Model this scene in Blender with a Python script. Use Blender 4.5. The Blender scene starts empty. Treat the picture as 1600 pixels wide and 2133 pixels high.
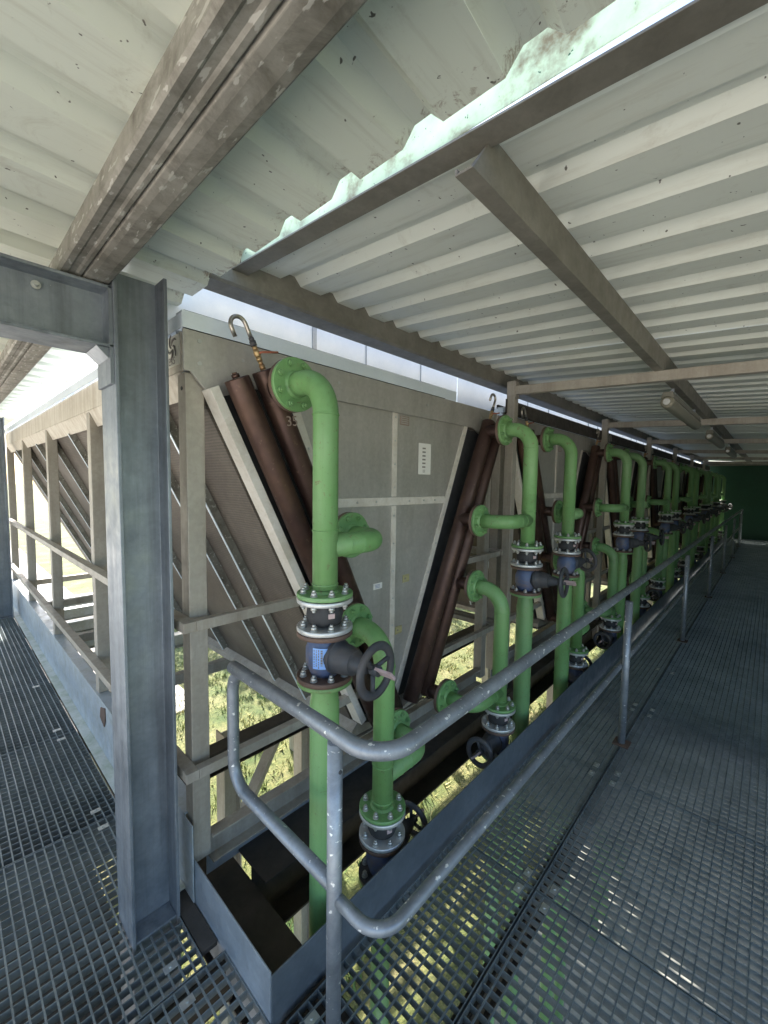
import bpy, math, random
from mathutils import Vector, Matrix
R = math.radians
rng = random.Random(7)
sc = bpy.context.scene
COL = sc.collection
# ------------------------------------------------------------------ camera
yaw, pitch, roll, F = R(42.927), R(-4.068), R(0.84), 869.07
f = Vector((math.cos(yaw)*math.cos(pitch), math.sin(yaw)*math.cos(pitch), math.sin(pitch)))
r0 = Vector((math.sin(yaw), -math.cos(yaw), 0)); u0 = r0.cross(f)
rr = r0*math.cos(roll)+u0*math.sin(roll); uu = -r0*math.sin(roll)+u0*math.cos(roll)
cd = bpy.data.cameras.new('camera'); cam = bpy.data.objects.new('camera', cd); COL.objects.link(cam)
m = Matrix((rr, uu, -f)).transposed().to_4x4(); m.translation = (0, 0, 1.75); cam.matrix_world = m
cd.sensor_fit = 'HORIZONTAL'; cd.sensor_width = 36; cd.lens = F/1600*36
cd.clip_start = 0.02; cd.clip_end = 2000
sc.camera = cam
# ------------------------------------------------------------------ world, sun, exposure
SUN_AZ, SUN_EL = R(66), R(34)      # azimuth from +X towards +Y
w = bpy.data.worlds.new('World'); sc.world = w; w.use_nodes = True
nt = w.node_tree; nt.nodes.clear()
o = nt.nodes.new('ShaderNodeOutputWorld'); b = nt.nodes.new('ShaderNodeBackground'); s = nt.nodes.new('ShaderNodeTexSky')
s.sky_type = 'NISHITA'; s.sun_disc = False; s.sun_elevation = SUN_EL; s.sun_rotation = R(90)-SUN_AZ
s.air_density = 1.0; s.dust_density = 2.0; s.ozone_density = 2.5
b.inputs[1].default_value = 0.15
nt.links.new(s.outputs[0], b.inputs[0]); nt.links.new(b.outputs[0], o.inputs[0])
sd = bpy.data.lights.new('sun', 'SUN'); sd.energy = 5.0; sd.angle = R(0.53); sd.color = (1, .95, .86)
so = bpy.data.objects.new('sun', sd); COL.objects.link(so)
sv = Vector((math.cos(SUN_AZ)*math.cos(SUN_EL), math.sin(SUN_AZ)*math.cos(SUN_EL), math.sin(SUN_EL)))
so.rotation_euler = sv.to_track_quat('Z', 'Y').to_euler(); so.location = (0, 0, 30)
sc.view_settings.view_transform = 'Standard'; sc.view_settings.look = 'None'
sc.view_settings.gamma = 1; sc.view_settings.exposure = 1.85
sc.render.engine = 'CYCLES'
sc.cycles.max_bounces = 10; sc.cycles.diffuse_bounces = 4; sc.cycles.glossy_bounces = 4

# ------------------------------------------------------------------ mesh builder
class MB:
    def __init__(s): s.v = []; s.f = []; s.sm = []
    def add(s, vs, fs, smooth=False):
        n = len(s.v); s.v += [tuple(x) for x in vs]
        s.f += [tuple(i+n for i in q) for q in fs]
        s.sm += [smooth]*len(fs) if isinstance(smooth, bool) else smooth
        return s
    def box(s, x0, x1, y0, y1, z0, z1):
        v = [(x, y, z) for x in (x0, x1) for y in (y0, y1) for z in (z0, z1)]
        return s.add(v, [(0,1,3,2),(4,6,7,5),(0,4,5,1),(2,3,7,6),(0,2,6,4),(1,5,7,3)])
    def obox(s, p, q, w, h, up=(0,0,1)):
        """bar from p to q, width w (sideways), height h (along up), centred"""
        p = Vector(p); q = Vector(q); d = (q-p).normalized(); sd = d.cross(Vector(up)).normalized(); u = sd.cross(d)
        v = []
        for c in (p, q):
            for a, b2 in ((-1,-1),(1,-1),(1,1),(-1,1)): v.append(c+sd*a*w/2+u*b2*h/2)
        return s.add(v, [(3,2,1,0),(4,5,6,7),(0,1,5,4),(1,2,6,5),(2,3,7,6),(3,0,4,7)])
    def prism(s, poly, p, q, ax, ay, closed=True, smooth=False):
        """2D polygon (in axes ax, ay) extruded from p to q"""
        p = Vector(p); q = Vector(q); ax = Vector(ax); ay = Vector(ay); n = len(poly)
        v = [p+ax*a+ay*c for a, c in poly]+[q+ax*a+ay*c for a, c in poly]
        fs = [(i, (i+1) % n, (i+1) % n+n, i+n) for i in range(n)]
        sm = [smooth]*n
        if closed: fs += [tuple(range(n-1, -1, -1)), tuple(range(n, 2*n))]; sm += [False, False]
        return s.add(v, fs, sm)
    def cyl(s, p, q, r, r2=None, n=20, cap=True):
        p = Vector(p); q = Vector(q); r2 = r if r2 is None else r2
        d = (q-p).normalized(); a = d.orthogonal().normalized(); c = d.cross(a)
        v = []
        for ctr, rad in ((p, r), (q, r2)):
            for i in range(n):
                t = 2*math.pi*i/n; v.append(ctr+(a*math.cos(t)+c*math.sin(t))*rad)
        fs = [(i, (i+1) % n, (i+1) % n+n, i+n) for i in range(n)]; sm = [True]*n
        if cap: fs += [tuple(range(n-1, -1, -1)), tuple(range(n, 2*n))]; sm += [False, False]
        return s.add(v, fs, sm)
    def lathe(s, p, d, prof, n=24, cap=True):
        """prof: (distance along d, radius); repeated point = sharp edge"""
        p = Vector(p); d = Vector(d).normalized(); a = d.orthogonal().normalized(); c = d.cross(a)
        v = []
        for t0, rad in prof:
            for i in range(n):
                t = 2*math.pi*i/n; v.append(p+d*t0+(a*math.cos(t)+c*math.sin(t))*rad)
        fs = []; sm = []
        for k in range(len(prof)-1):
            if prof[k] == prof[k+1]: continue
            flat = abs(prof[k][0]-prof[k+1][0]) < 1e-6
            for i in range(n):
                j = (i+1) % n; fs.append((k*n+i, k*n+j, (k+1)*n+j, (k+1)*n+i)); sm.append(not flat)
        if cap:
            fs += [tuple(range(n-1, -1, -1)), tuple(range((len(prof)-1)*n, len(prof)*n))]; sm += [False, False]
        return s.add(v, fs, sm)
    def tube(s, path, r, n=16, cap=True):
        P = [Vector(p) for p in path]; rad = r if isinstance(r, (list, tuple)) else [r]*len(P)
        T = []
        for i in range(len(P)):
            a = P[max(i-1, 0)]; c = P[min(i+1, len(P)-1)]; T.append((c-a).normalized())
        nrm = T[0].orthogonal().normalized(); v = []
        for i in range(len(P)):
            nrm = (nrm-T[i]*nrm.dot(T[i])).normalized(); bi = T[i].cross(nrm)
            for k in range(n):
                t = 2*math.pi*k/n; v.append(P[i]+(nrm*math.cos(t)+bi*math.sin(t))*rad[i])
        fs = []; sm = []
        for i in range(len(P)-1):
            for k in range(n):
                j = (k+1) % n; fs.append((i*n+k, i*n+j, (i+1)*n+j, (i+1)*n+k)); sm.append(True)
        if cap:
            fs += [tuple(range(n-1, -1, -1)), tuple(range((len(P)-1)*n, len(P)*n))]; sm += [False, False]
        return s.add(v, fs, sm)
    def torus(s, c, d, R0, r, n=36, k=10, sq=1.0):
        c = Vector(c); d = Vector(d).normalized(); a = d.orthogonal().normalized(); e = d.cross(a); v = []
        for i in range(n):
            t = 2*math.pi*i/n; rd = a*math.cos(t)+e*math.sin(t)
            for j in range(k):
                q = 2*math.pi*j/k; v.append(c+rd*(R0+r*math.cos(q))+d*r*sq*math.sin(q))
        fs = [(i*k+j, ((i+1) % n)*k+j, ((i+1) % n)*k+(j+1) % k, i*k+(j+1) % k) for i in range(n) for j in range(k)]
        return s.add(v, fs, True)
    def build(s, name, mat, parent=None, bevel=0):
        me = bpy.data.meshes.new(name); me.from_pydata(s.v, [], s.f)
        me.polygons.foreach_set('use_smooth', s.sm); me.materials.append(mat); me.update()
        ob = bpy.data.objects.new(name, me); COL.objects.link(ob)
        if parent: ob.parent = parent
        if bevel:
            md = ob.modifiers.new('bevel', 'BEVEL'); md.width = bevel; md.segments = 2; md.limit_method = 'ANGLE'; md.angle_limit = R(50)
            md.harden_normals = False
        return ob

def bend(path, r, n=8):
    """round the corners of a polyline with radius r"""
    P = [Vector(p) for p in path]; out = [P[0]]
    for i in range(1, len(P)-1):
        a = (P[i-1]-P[i]).normalized(); c = (P[i+1]-P[i]).normalized(); ang = a.angle(c)
        t = r/math.tan(ang/2); A = P[i]+a*t; B = P[i]+c*t
        ctr = P[i]+(a+c).normalized()*(r/math.sin(ang/2))
        va = A-ctr; ax = va.cross(B-ctr).normalized(); tot = va.angle(B-ctr)
        for k in range(n+1): out.append(ctr+Matrix.Rotation(tot*k/n, 3, ax) @ va)
    out.append(P[-1]); return out

def tag(o, label=None, cat=None, group=None, kind=None):
    if label: o['label'] = label
    if cat: o['category'] = cat
    if group: o['group'] = group
    if kind: o['kind'] = kind
    return o
def empty(name, loc, label, cat, group=None):
    e = bpy.data.objects.new(name, None); COL.objects.link(e); e.location = loc; e.empty_display_size = .1
    return tag(e, label, cat, group)
def children(o): return [c for c in bpy.data.objects if c.parent == o]
def copy_tree(o, parent=None):
    kids = children(o); c = o.copy(); COL.objects.link(c); c.parent = parent
    for k in kids: copy_tree(k, c)
    return c
ORD = ['nearest', 'second', 'third', 'fourth', 'fifth', 'sixth', 'seventh', 'eighth', 'ninth', 'tenth', 'eleventh', 'twelfth', 'thirteenth', 'fourteenth', 'fifteenth', 'sixteenth', 'seventeenth', 'eighteenth', 'nineteenth']

# ------------------------------------------------------------------ materials
def mat(name, base, rough=.6, metal=0., spec=.5):
    m = bpy.data.materials.new(name); m.use_nodes = True; p = m.node_tree.nodes['Principled BSDF']
    p.inputs['Base Color'].default_value = (*base, 1); p.inputs['Roughness'].default_value = rough
    p.inputs['Metallic'].default_value = metal; p.inputs['Specular IOR Level'].default_value = spec
    return m
class NT:
    def __init__(s, m): s.m = m; s.t = m.node_tree; s.p = s.t.nodes['Principled BSDF']; g = s.t.nodes.new('ShaderNodeNewGeometry'); s.pos = g.outputs['Position']; s.geo = g
    def n(s, typ, **k):
        x = s.t.nodes.new(typ)
        for a, v in k.items(): setattr(x, a, v)
        return x
    def l(s, a, b): s.t.links.new(a, b)
    def mapp(s, scale, rot=(0,0,0)):
        x = s.n('ShaderNodeMapping'); x.inputs['Scale'].default_value = scale; x.inputs['Rotation'].default_value = rot; s.l(s.pos, x.inputs[0]); return x.outputs[0]
    def noise(s, scale, detail=4, rough=.6, vec=None, dist=0):
        x = s.n('ShaderNodeTexNoise'); x.inputs['Scale'].default_value = scale; x.inputs['Detail'].default_value = detail
        x.inputs['Roughness'].default_value = rough; x.inputs['Distortion'].default_value = dist
        s.l(vec if vec else s.pos, x.inputs['Vector']); return x.outputs['Fac']
    def ramp(s, fac, stops):
        x = s.n('ShaderNodeValToRGB'); e = x.color_ramp.elements
        while len(e) < len(stops): e.new(.5)
        for el, (p, c) in zip(e, stops):
            el.position = p; el.color = (c, c, c, 1) if isinstance(c, (int, float)) else (*c, 1)
        s.l(fac, x.inputs[0]); return x.outputs[0]
    def mix(s, fac, a, b, mode='MIX'):
        x = s.n('ShaderNodeMix'); x.data_type = 'RGBA'; x.blend_type = mode
        for sock, v in ((x.inputs[0], fac), (x.inputs[6], a), (x.inputs[7], b)):
            if isinstance(v, (int, float)): sock.default_value = v
            elif isinstance(v, tuple): sock.default_value = (*v, 1)
            else: s.l(v, sock)
        return x.outputs[2]
    def bump(s, h, strength=.3, dist=.01):
        x = s.n('ShaderNodeBump'); x.inputs['Strength'].default_value = strength; x.inputs['Distance'].default_value = dist
        s.l(h, x.inputs['Height']); s.l(x.outputs[0], s.p.inputs['Normal'])
    def col(s, c): s.l(c, s.p.inputs['Base Color'])
    def rough(s, c): s.l(c, s.p.inputs['Roughness'])

def galv(name, a, b2, rough=(.35, .6), metal=.55, spangle=60, dirt=None, dirt_amt=.5, streak=None, spots=None):
    m = mat(name, a, .5, metal); t = NT(m)
    v = t.n('ShaderNodeTexVoronoi'); v.inputs['Scale'].default_value = spangle; t.l(t.pos, v.inputs['Vector'])
    sp = t.ramp(v.outputs['Color'], [(0, 0), (1, 1)])
    big = t.noise(2.5, 5, .65); c = t.mix(t.ramp(big, [(.3, 0), (.7, 1)]), a, b2)
    c = t.mix(.05, c, sp, 'OVERLAY')
    fine = t.noise(45, 5, .7); c = t.mix(.12, c, t.ramp(fine, [(.3, .25), (.7, .8)]), 'OVERLAY')
    if dirt:
        dn = t.noise(9, 8, .72, dist=.4) if not streak else t.noise(1, 8, .7, vec=t.mapp(streak))
        c = t.mix(t.ramp(dn, [(.46, 0), (.46+.25, dirt_amt)]), c, dirt)
    if spots:
        sn = t.noise(spots[0], 3, .5, vec=t.mapp(spots[3]) if len(spots) > 3 else None)
        c = t.mix(t.ramp(sn, [(spots[1], 0), (spots[1]+.03, 1)]), c, spots[2])
    t.col(c); t.rough(t.ramp(t.noise(14, 4), [(.3, rough[0]), (.7, rough[1])])); t.bump(fine, .05, .003)
    return m
M = {}
M['galv'] = galv('galvanised_steel', (.30, .33, .37), (.42, .46, .50))
M['column'] = galv('column_galvanising', (.18, .20, .225), (.32, .345, .375), dirt=(.085, .085, .09), streak=(14, 14, .6), dirt_amt=.55)
M['rail'] = galv('handrail_galvanising', (.22, .24, .27), (.35, .375, .405), spots=(42, .655, (.80, .80, .78), (1, 1, 1.5)), dirt=(.12, .13, .15), dirt_amt=.6)
M['frame'] = galv('cooler_frame_galvanising', (.34, .30, .25), (.44, .40, .34), metal=.3, rough=(.5, .7), dirt=(.18, .14, .10), streak=(12, 12, 1.0), dirt_amt=.45)
M['stained'] = galv('stained_galvanising', (.22, .20, .165), (.36, .34, .295), metal=.25, rough=(.55, .8), dirt=(.085, .072, .052), dirt_amt=.85, spots=(60, .62, (.44, .42, .37), (1, .3, 1)))
M['purlin2'] = galv('aged_purlin_galvanising', (.17, .155, .125), (.25, .23, .19), metal=.3, rough=(.5, .75), dirt=(.12, .105, .08), dirt_amt=.5)
M['fascia'] = galv('streaked_fascia_sheet', (.50, .45, .37), (.60, .55, .47), metal=.15, rough=(.5, .75), dirt=(.28, .19, .11), streak=(16, 16, .9), dirt_amt=.6)
M['panel'] = galv('end_panel_sheet', (.42, .395, .355), (.50, .475, .435), metal=.45, rough=(.38, .55), dirt=(.20, .17, .13), streak=(3, 3, .5), dirt_amt=.4)
M['grate'] = galv('grating_galvanising', (.155, .18, .185), (.25, .28, .285), metal=.5, rough=(.4, .6), dirt=(.10, .12, .13), dirt_amt=.6)
M['toe'] = galv('toe_plate_galvanising', (.12, .14, .16), (.18, .205, .23), metal=.5)
M['bright'] = galv('sky_bright_spangled_zinc', (.70, .76, .82), (.80, .86, .92), metal=.3, rough=(.4, .6), spangle=130)  # zinc with sky brightness put into the base colour
M['edge'] = galv('cream_zinc_edge', (.62, .57, .50), (.72, .67, .60), metal=.15, rough=(.5, .7), dirt=(.40, .33, .25), dirt_amt=.5)
M['kerb'] = galv('mossy_kerb_sheet', (.46, .48, .44), (.58, .60, .56), metal=.2, rough=(.5, .7), dirt=(.20, .27, .13), dirt_amt=.7)
M['base'] = galv('base_channel_galvanising', (.40, .43, .46), (.50, .54, .57), metal=.3, dirt=(.30, .30, .22), dirt_amt=.6)
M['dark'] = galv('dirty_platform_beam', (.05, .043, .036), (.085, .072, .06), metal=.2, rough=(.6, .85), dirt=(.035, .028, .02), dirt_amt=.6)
M['bolt'] = galv('zinc_bolt', (.45, .45, .43), (.6, .6, .57), metal=.7, rough=(.3, .5))
M['ring'] = galv('zinc_ring', (.55, .55, .54), (.66, .66, .64), metal=.5, rough=(.3, .5), dirt=(.25, .22, .18), dirt_amt=.35)
def green():
    m = mat('green_pipe_paint', (.10, .30, .055), .36, 0, .5); t = NT(m)
    a = t.ramp(t.noise(1.3, 3), [(.3, (.145, .31, .10)), (.7, (.20, .38, .15))])
    g = t.noise(70, 6, .75); a = t.mix(t.ramp(g, [(.60, 0), (.70, .55)]), a, (.05, .10, .03))
    d = t.noise(6, 6, .7); a = t.mix(t.ramp(d, [(.55, 0), (.8, .55)]), a, (.06, .15, .03))
    oi = t.n('ShaderNodeObjectInfo'); a = t.mix(t.ramp(oi.outputs['Random'], [(0, 0), (1, .5)]), a, (.13, .24, .11))
    a = t.mix(t.ramp(t.noise(23, 7, .8, dist=1.2), [(.585, 0), (.645, .75)]), a, (.16, .10, .05))
    fn = t.noise(1.1, 5, .7); a = t.mix(t.ramp(fn, [(.5, 0), (.75, .4)]), a, (.33, .42, .27))
    a = t.mix(t.ramp(t.noise(1, 6, .7, vec=t.mapp((30, 30, 1.6))), [(.5, 0), (.75, .35)]), a, (.10, .17, .06))
    t.col(a); t.rough(t.ramp(t.noise(18, 4), [(.3, .36), (.7, .62)])); t.bump(t.noise(60, 3), .08, .003); return m
M['green'] = green()
def copper():
    m = mat('brown_header_lacquer', (.10, .05, .035), .38, .55); t = NT(m)
    a = t.ramp(t.noise(1.6, 5, .7), [(.3, (.05, .028, .024)), (.55, (.08, .045, .036)), (.75, (.14, .08, .055))])
    a = t.mix(t.ramp(t.noise(40, 6, .7), [(.6, 0), (.75, .5)]), a, (.30, .20, .13))
    t.col(a); t.rough(t.ramp(t.noise(12, 5), [(.3, .3), (.7, .6)])); t.bump(t.noise(30, 4), .08, .003); return m
M['copper'] = copper()
M['brown'] = galv('rusted_brown_primer', (.10, .065, .05), (.15, .10, .08), metal=.2, rough=(.5, .75), dirt=(.22, .11, .06), dirt_amt=.5)
def paint_sheet(name, base, b2, dirtc):
    m = mat(name, base, .45, 0, .4); t = NT(m)
    a = t.mix(t.ramp(t.noise(1.1, 4, .6), [(.3, 0), (.7, 1)]), base, b2)
    a = t.mix(t.ramp(t.noise(6, 9, .78, dist=.7), [(.57, 0), (.74, .55)]), a, dirtc)
    a = t.mix(t.ramp(t.noise(46, 2, .5), [(.725, 0), (.745, .9)]), a, (.06, .05, .035))
    a = t.mix(t.ramp(t.noise(17, 7, .8, dist=2.2), [(.66, 0), (.70, .75)]), a, (.14, .10, .06))
    if name.startswith('left'):
        sx = t.n('ShaderNodeSeparateXYZ'); t.l(t.pos, sx.inputs[0]); mr_ = t.n('ShaderNodeMapRange'); mr_.inputs[1].default_value = .60; mr_.inputs[2].default_value = .815; t.l(sx.outputs[0], mr_.inputs[0])
        ad = t.n('ShaderNodeMath', operation='MULTIPLY_ADD'); t.l(mr_.outputs[0], ad.inputs[0]); ad.inputs[1].default_value = .28; t.l(t.noise(22, 9, .8, dist=1.0), ad.inputs[2])
        a = t.mix(t.ramp(ad.outputs[0], [(.77, 0), (.86, .7)]), a, (.20, .12, .06))
    st = t.noise(1, 6, .7, vec=t.mapp((3, 38, 1) if name.startswith('left') else (38, 3, 1)))
    a = t.mix(t.ramp(st, [(.52, 0), (.72, .35)]), a, dirtc)
    t.col(a); t.bump(t.noise(25, 4), .06, .003); t.rough(t.ramp(t.noise(8, 4), [(.3, .38), (.7, .6)])); return m
M['roofL'] = paint_sheet('left_roof_underside', (.70, .73, .63), (.65, .67, .57), (.42, .40, .31))
M['roofR'] = paint_sheet('right_roof_underside', (.67, .69, .61), (.61, .62, .54), (.40, .37, .29))
def coil():
    m = mat('coil_fins', (.10, .08, .065), .7, .2); t = NT(m)
    wv = t.n('ShaderNodeTexWave'); wv.wave_type = 'BANDS'; wv.bands_direction = 'Z'; wv.inputs['Scale'].default_value = 26
    wv.inputs['Distortion'].default_value = .4; t.l(t.pos, wv.inputs['Vector'])
    a = t.mix(t.ramp(t.noise(2.2, 6, .7), [(.3, 0), (.7, 1)]), (.085, .068, .055), (.16, .135, .11))
    a = t.mix(.14, a, wv.outputs['Color'], 'OVERLAY')
    fl = t.noise(60, 5, .7, vec=t.mapp((3, 1, .5))); a = t.mix(t.ramp(fl, [(.58, 0), (.75, .35)]), a, (.35, .28, .20))
    t.col(a); t.bump(wv.outputs['Fac'], .25, .004); return m
M['coil'] = coil()
t_ = NT(M['panel'])
t_.bump(t_.noise(2.6, 2, .4), .35, .03)
M['black'] = galv('black_rubber_and_shade', (.025, .025, .027), (.04, .04, .042), metal=0, rough=(.55, .8))  # rubber black, also used for the painted shade strip on the coolers
M['iron'] = galv('dark_cast_iron', (.045, .048, .055), (.07, .072, .08), metal=.1, rough=(.45, .7), dirt=(.10, .07, .05), dirt_amt=.5)
M['blue'] = galv('blue_valve_enamel', (.06, .085, .17), (.10, .14, .24), metal=0, rough=(.4, .65), dirt=(.17, .13, .11), dirt_amt=1.0)
M['plastic'] = mat('pink_grey_plastic', (.50, .37, .36), .5)
M['brass'] = galv('brass_fitting', (.42, .27, .12), (.52, .38, .20), metal=.7, rough=(.3, .5), dirt=(.25, .08, .04), dirt_amt=.7)
M['steel'] = mat('worn_steel_tube', (.42, .38, .33), .28, .85)
M['redpaint'] = mat('rusty_red_lever', (.35, .11, .06), .6, .1)
M['paper'] = mat('laminated_paper', (.78, .75, .70), .4)
M['ink'] = mat('faded_ink', (.22, .20, .18), .6)
M['yellowed'] = mat('yellowed_tag', (.38, .34, .17), .5)
M['chalk'] = mat('chalk_mark', (.30, .23, .19), .9)
M['lampw'] = mat('dusty_lamp_diffuser', (.22, .205, .155), .45)
M['lampb'] = mat('lamp_housing', (.20, .19, .155), .6)
M['wall'] = galv('green_wall_sheet', (.008, .052, .026), (.012, .068, .036), metal=0, rough=(.45, .65))
def flash():
    m = mat('translucent_flashing', (.55, .80, .62), .4); t = NT(m)
    n1 = t.noise(5, 6, .7); c = t.ramp(n1, [(.35, (.72, .78, .68)), (.55, (.60, .69, .57)), (.68, (.30, .25, .17))])
    c = t.mix(t.ramp(t.noise(60, 3), [(.68, 0), (.71, 1)]), c, (.06, .14, .10))
    t.col(c); out = [x for x in t.t.nodes if x.type == 'OUTPUT_MATERIAL'][0]
    tr = t.n('ShaderNodeBsdfTranslucent'); t.l(c, tr.inputs[0]); mx = t.n('ShaderNodeMixShader'); mx.inputs[0].default_value = .5
    t.l(t.p.outputs[0], mx.inputs[1]); t.l(tr.outputs[0], mx.inputs[2]); t.l(mx.outputs[0], out.inputs[0]); return m
M['flash'] = flash()
def grassm():
    m = mat('grass_ground', (.08, .12, .03), .9); t = NT(m)
    a = t.ramp(t.noise(.9, 6, .7), [(.3, (.06, .12, .022)), (.5, (.20, .21, .06)), (.7, (.42, .36, .17))])
    a = t.mix(t.ramp(t.noise(14, 6, .75), [(.4, 0), (.65, .8)]), a, (.03, .06, .012))
    t.col(a); t.bump(t.noise(30, 6, .7), .8, .05); return m
M['grass'] = grassm()
def bladem():
    m = mat('grass_blades', (.10, .15, .03), .7); t = NT(m)
    a = t.ramp(t.noise(1.2, 4), [(.35, (.08, .17, .03)), (.5, (.26, .27, .07)), (.65, (.52, .43, .18))])
    t.col(a); return m
M['blade'] = bladem()
def conc():
    m = mat('concrete', (.30, .30, .27), .85); t = NT(m)
    a = t.ramp(t.noise(1.2, 8, .7), [(.3, (.24, .25, .21)), (.7, (.38, .37, .33))])
    a = t.mix(t.ramp(t.noise(30, 6, .8), [(.5, 0), (.8, .5)]), a, (.12, .13, .09)); t.col(a); t.bump(t.noise(40, 6), .3, .01); return m
M['conc'] = conc()
M['bark'] = mat('bark', (.09, .065, .045), .9)
def leafm(name, a, b2):
    m = mat(name, a, .55); t = NT(m); t.col(t.ramp(t.noise(1.3, 4, .7), [(.3, a), (.7, b2)]))
    out = [x for x in t.t.nodes if x.type == 'OUTPUT_MATERIAL'][0]
    tr = t.n('ShaderNodeBsdfTranslucent'); tr.inputs[0].default_value = (.20, .26, .04, 1); mx = t.n('ShaderNodeMixShader'); mx.inputs[0].default_value = .35
    t.l(t.p.outputs[0], mx.inputs[1]); t.l(tr.outputs[0], mx.inputs[2]); t.l(mx.outputs[0], out.inputs[0]); return m
M['leaf'] = leafm('foliage', (.045, .09, .018), (.11, .16, .03))

# ------------------------------------------------------------------ setting
GZ = -3.5
g = MB(); g.add([(-300,-300,GZ),(400,-300,GZ),(400,400,GZ),(-300,400,GZ)], [(0,1,2,3)]); tag(g.build('ground', M['grass']), kind='structure')
g = MB(); g.box(1.2, 40, -9, 1.85, GZ-.15, GZ+.02); tag(g.build('pavement', M['conc']), kind='structure')
M['yard'] = galv('pale_yard_concrete', (.57, .53, .46), (.65, .60, .53), metal=0, rough=(.8, .95), spangle=4, dirt=(.44, .38, .28), dirt_amt=.5)
g = MB(); g.box(-60, -1.2, -40, 60, GZ-.15, GZ+.03); g.box(-1.199, 4.0, 9.5, 60, GZ-.15, GZ+.03); tag(g.build('yard', M['yard']), kind='structure')
# grass tufts
g = MB(); gr = random.Random(3)
for i in range(5200):
    x = gr.uniform(.5, 16); y = gr.uniform(2.8, 15)
    if gr.random() < .35*(math.sin(x*1.3)*math.cos(y*1.1)+1)/2: continue
    hh = gr.uniform(.05, .22)
    for k in range(6):
        a = gr.uniform(0, 6.28); l = gr.uniform(.3, 1.0)*hh; wd = gr.uniform(.006, .016); px = x+gr.uniform(-.09, .09); py = y+gr.uniform(-.09, .09)
        dx, dy = math.cos(a), math.sin(a)
        g.add([(px-dy*wd, py+dx*wd, GZ), (px+dy*wd, py-dx*wd, GZ), (px+dx*l*.9, py+dy*l*.9, GZ+hh*gr.uniform(.4, 1))], [(0,1,2)])
tag(g.build('grass', M['blade']), kind='stuff')
# trees
def tree(x, y, h, cr, label, seed):
    q = random.Random(seed)
    e = empty('tree', (x, y, GZ), label, 'tree', 'trees beyond the coolers')
    t = MB(); pts = [(0,0,0),(q.uniform(-.1,.1),q.uniform(-.1,.1),h*.3),(q.uniform(-.2,.2),q.uniform(-.2,.2),h*.7)]
    t.tube(pts, [.22,.15,.06], 10)
    for k in range(6):
        a = q.uniform(0,6.28); z = h*q.uniform(.28,.6)
        t.tube([(0,0,z),(math.cos(a)*cr*.4,math.sin(a)*cr*.4,z+h*.12),(math.cos(a)*cr*.75,math.sin(a)*cr*.75,z+h*.22)],[.07,.045,.015],6)
    t.build('trunk', M['bark'], e)
    c = MB()
    for k in range(34):
        a = q.uniform(0,6.28); rr2 = cr*math.sqrt(q.random())*.85; cz = h*q.uniform(.3,.98); rr2 *= 1-.5*abs(cz/h-.6)
        cx, cy = math.cos(a)*rr2, math.sin(a)*rr2; cs = q.uniform(.35,.8)
        for j in range(110):
            d = Vector((q.gauss(0,1), q.gauss(0,1), q.gauss(0,.7)))*cs*.5; s2 = q.uniform(.05,.12)
            p = Vector((cx,cy,cz))+d; n = Vector((q.gauss(0,1),q.gauss(0,1),q.gauss(0,1))).normalized(); a1 = n.orthogonal().normalized()*s2; b1 = n.cross(a1)*.6
            c.add([p-a1, p-b1, p+a1, p+b1], [(0,1,2,3)])
    c.build('crown', M['leaf'], e)
for i, (x, y, h, cr) in enumerate(((7.0,19,5.5,2.2),(9.5,15.5,5.5,2.2),(12.5,17,7,2.6),(17,15,6,2.4),(22,18,7,2.8),(27,15,6,2.6))):
    tree(x, y, h, cr, f'sunlit leafy tree beyond the coolers, {ORD[i]} of the tree row', 20+i)

# ------------------------------------------------------------------ gratings
def grating(w, l, bear_x, extra=0):
    """panel w (x) by l (y); bear_x: bearing bars run along x"""
    m = MB(); t = .0035; D = .03
    m.box(0, w, 0, t, -D, 0); m.box(0, w, l-t, l, -D, 0); m.box(0, t, t, l-t, -D, 0); m.box(w-t, w, t, l-t, -D, 0)
    if bear_x:
        n = round(l/.042)
        for i in range(1, n): y = l*i/n; m.box(t, w-t, y-.0016, y+.0016, -D, -.001)
        n = round(w/.036)
        for i in range(1, n): x = w*i/n; m.box(x-.0027, x+.0027, t, l-t, -.007, .0006)
    else:
        n = round(w/.042)
        for i in range(1, n): x = w*i/n; m.box(x-.0016, x+.0016, t, l-t, -D, -.001)
        n = round(l/.036)
        for i in range(1, n): y = l*i/n; m.box(t, w-t, y-.0025, y+.0025, -.007, .0006)
    return m
def place(o, loc, label, group):
    o.location = loc; tag(o, label, 'grating', group); return o
def clip_mesh():
    c = MB(); c.box(-.022, .022, -.014, .014, .0010, .004); c.cyl((0,0,.004), (0,0,.009), .006, n=6); return c
CLIP = clip_mesh().build('clip', M['bolt']); CLIPM = CLIP.data; bpy.data.objects.remove(CLIP)
def clips(o, pts):
    for p in pts:
        c = bpy.data.objects.new('clip', CLIPM); COL.objects.link(c); c.parent = o; c.location = p
gm = {}
def gp(key, w, l, bx, loc, label, group, cl=()):
    if key not in gm: gm[key] = grating(w, l, bx).build('floor_grating', M['grate']); o = gm[key]
    else: o = gm[key].copy(); COL.objects.link(o)
    place(o, loc, label, group); clips(o, cl); return o
for k in range(18):
    x = .70+k
    near = [(.05,.05,0),(.95,.05,0),(.06,.34,0),(.94,.34,0)] if k < 4 else []
    gp('b', .994, .395, False, (x+.003, .658, 0), f'narrow floor grating between handrail posts and toe plate, {ORD[k]} panel along the aisle', 'narrow gratings behind the handrail', near)
    gp('a', .994, 1.99, False, (x+.003, -1.340, 0), f'wide floor grating of the right walkway, {ORD[k]} panel along the aisle', 'wide gratings of the right walkway', [(.05,1.93,0),(.94,1.93,0)] if k < 4 else [])
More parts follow.
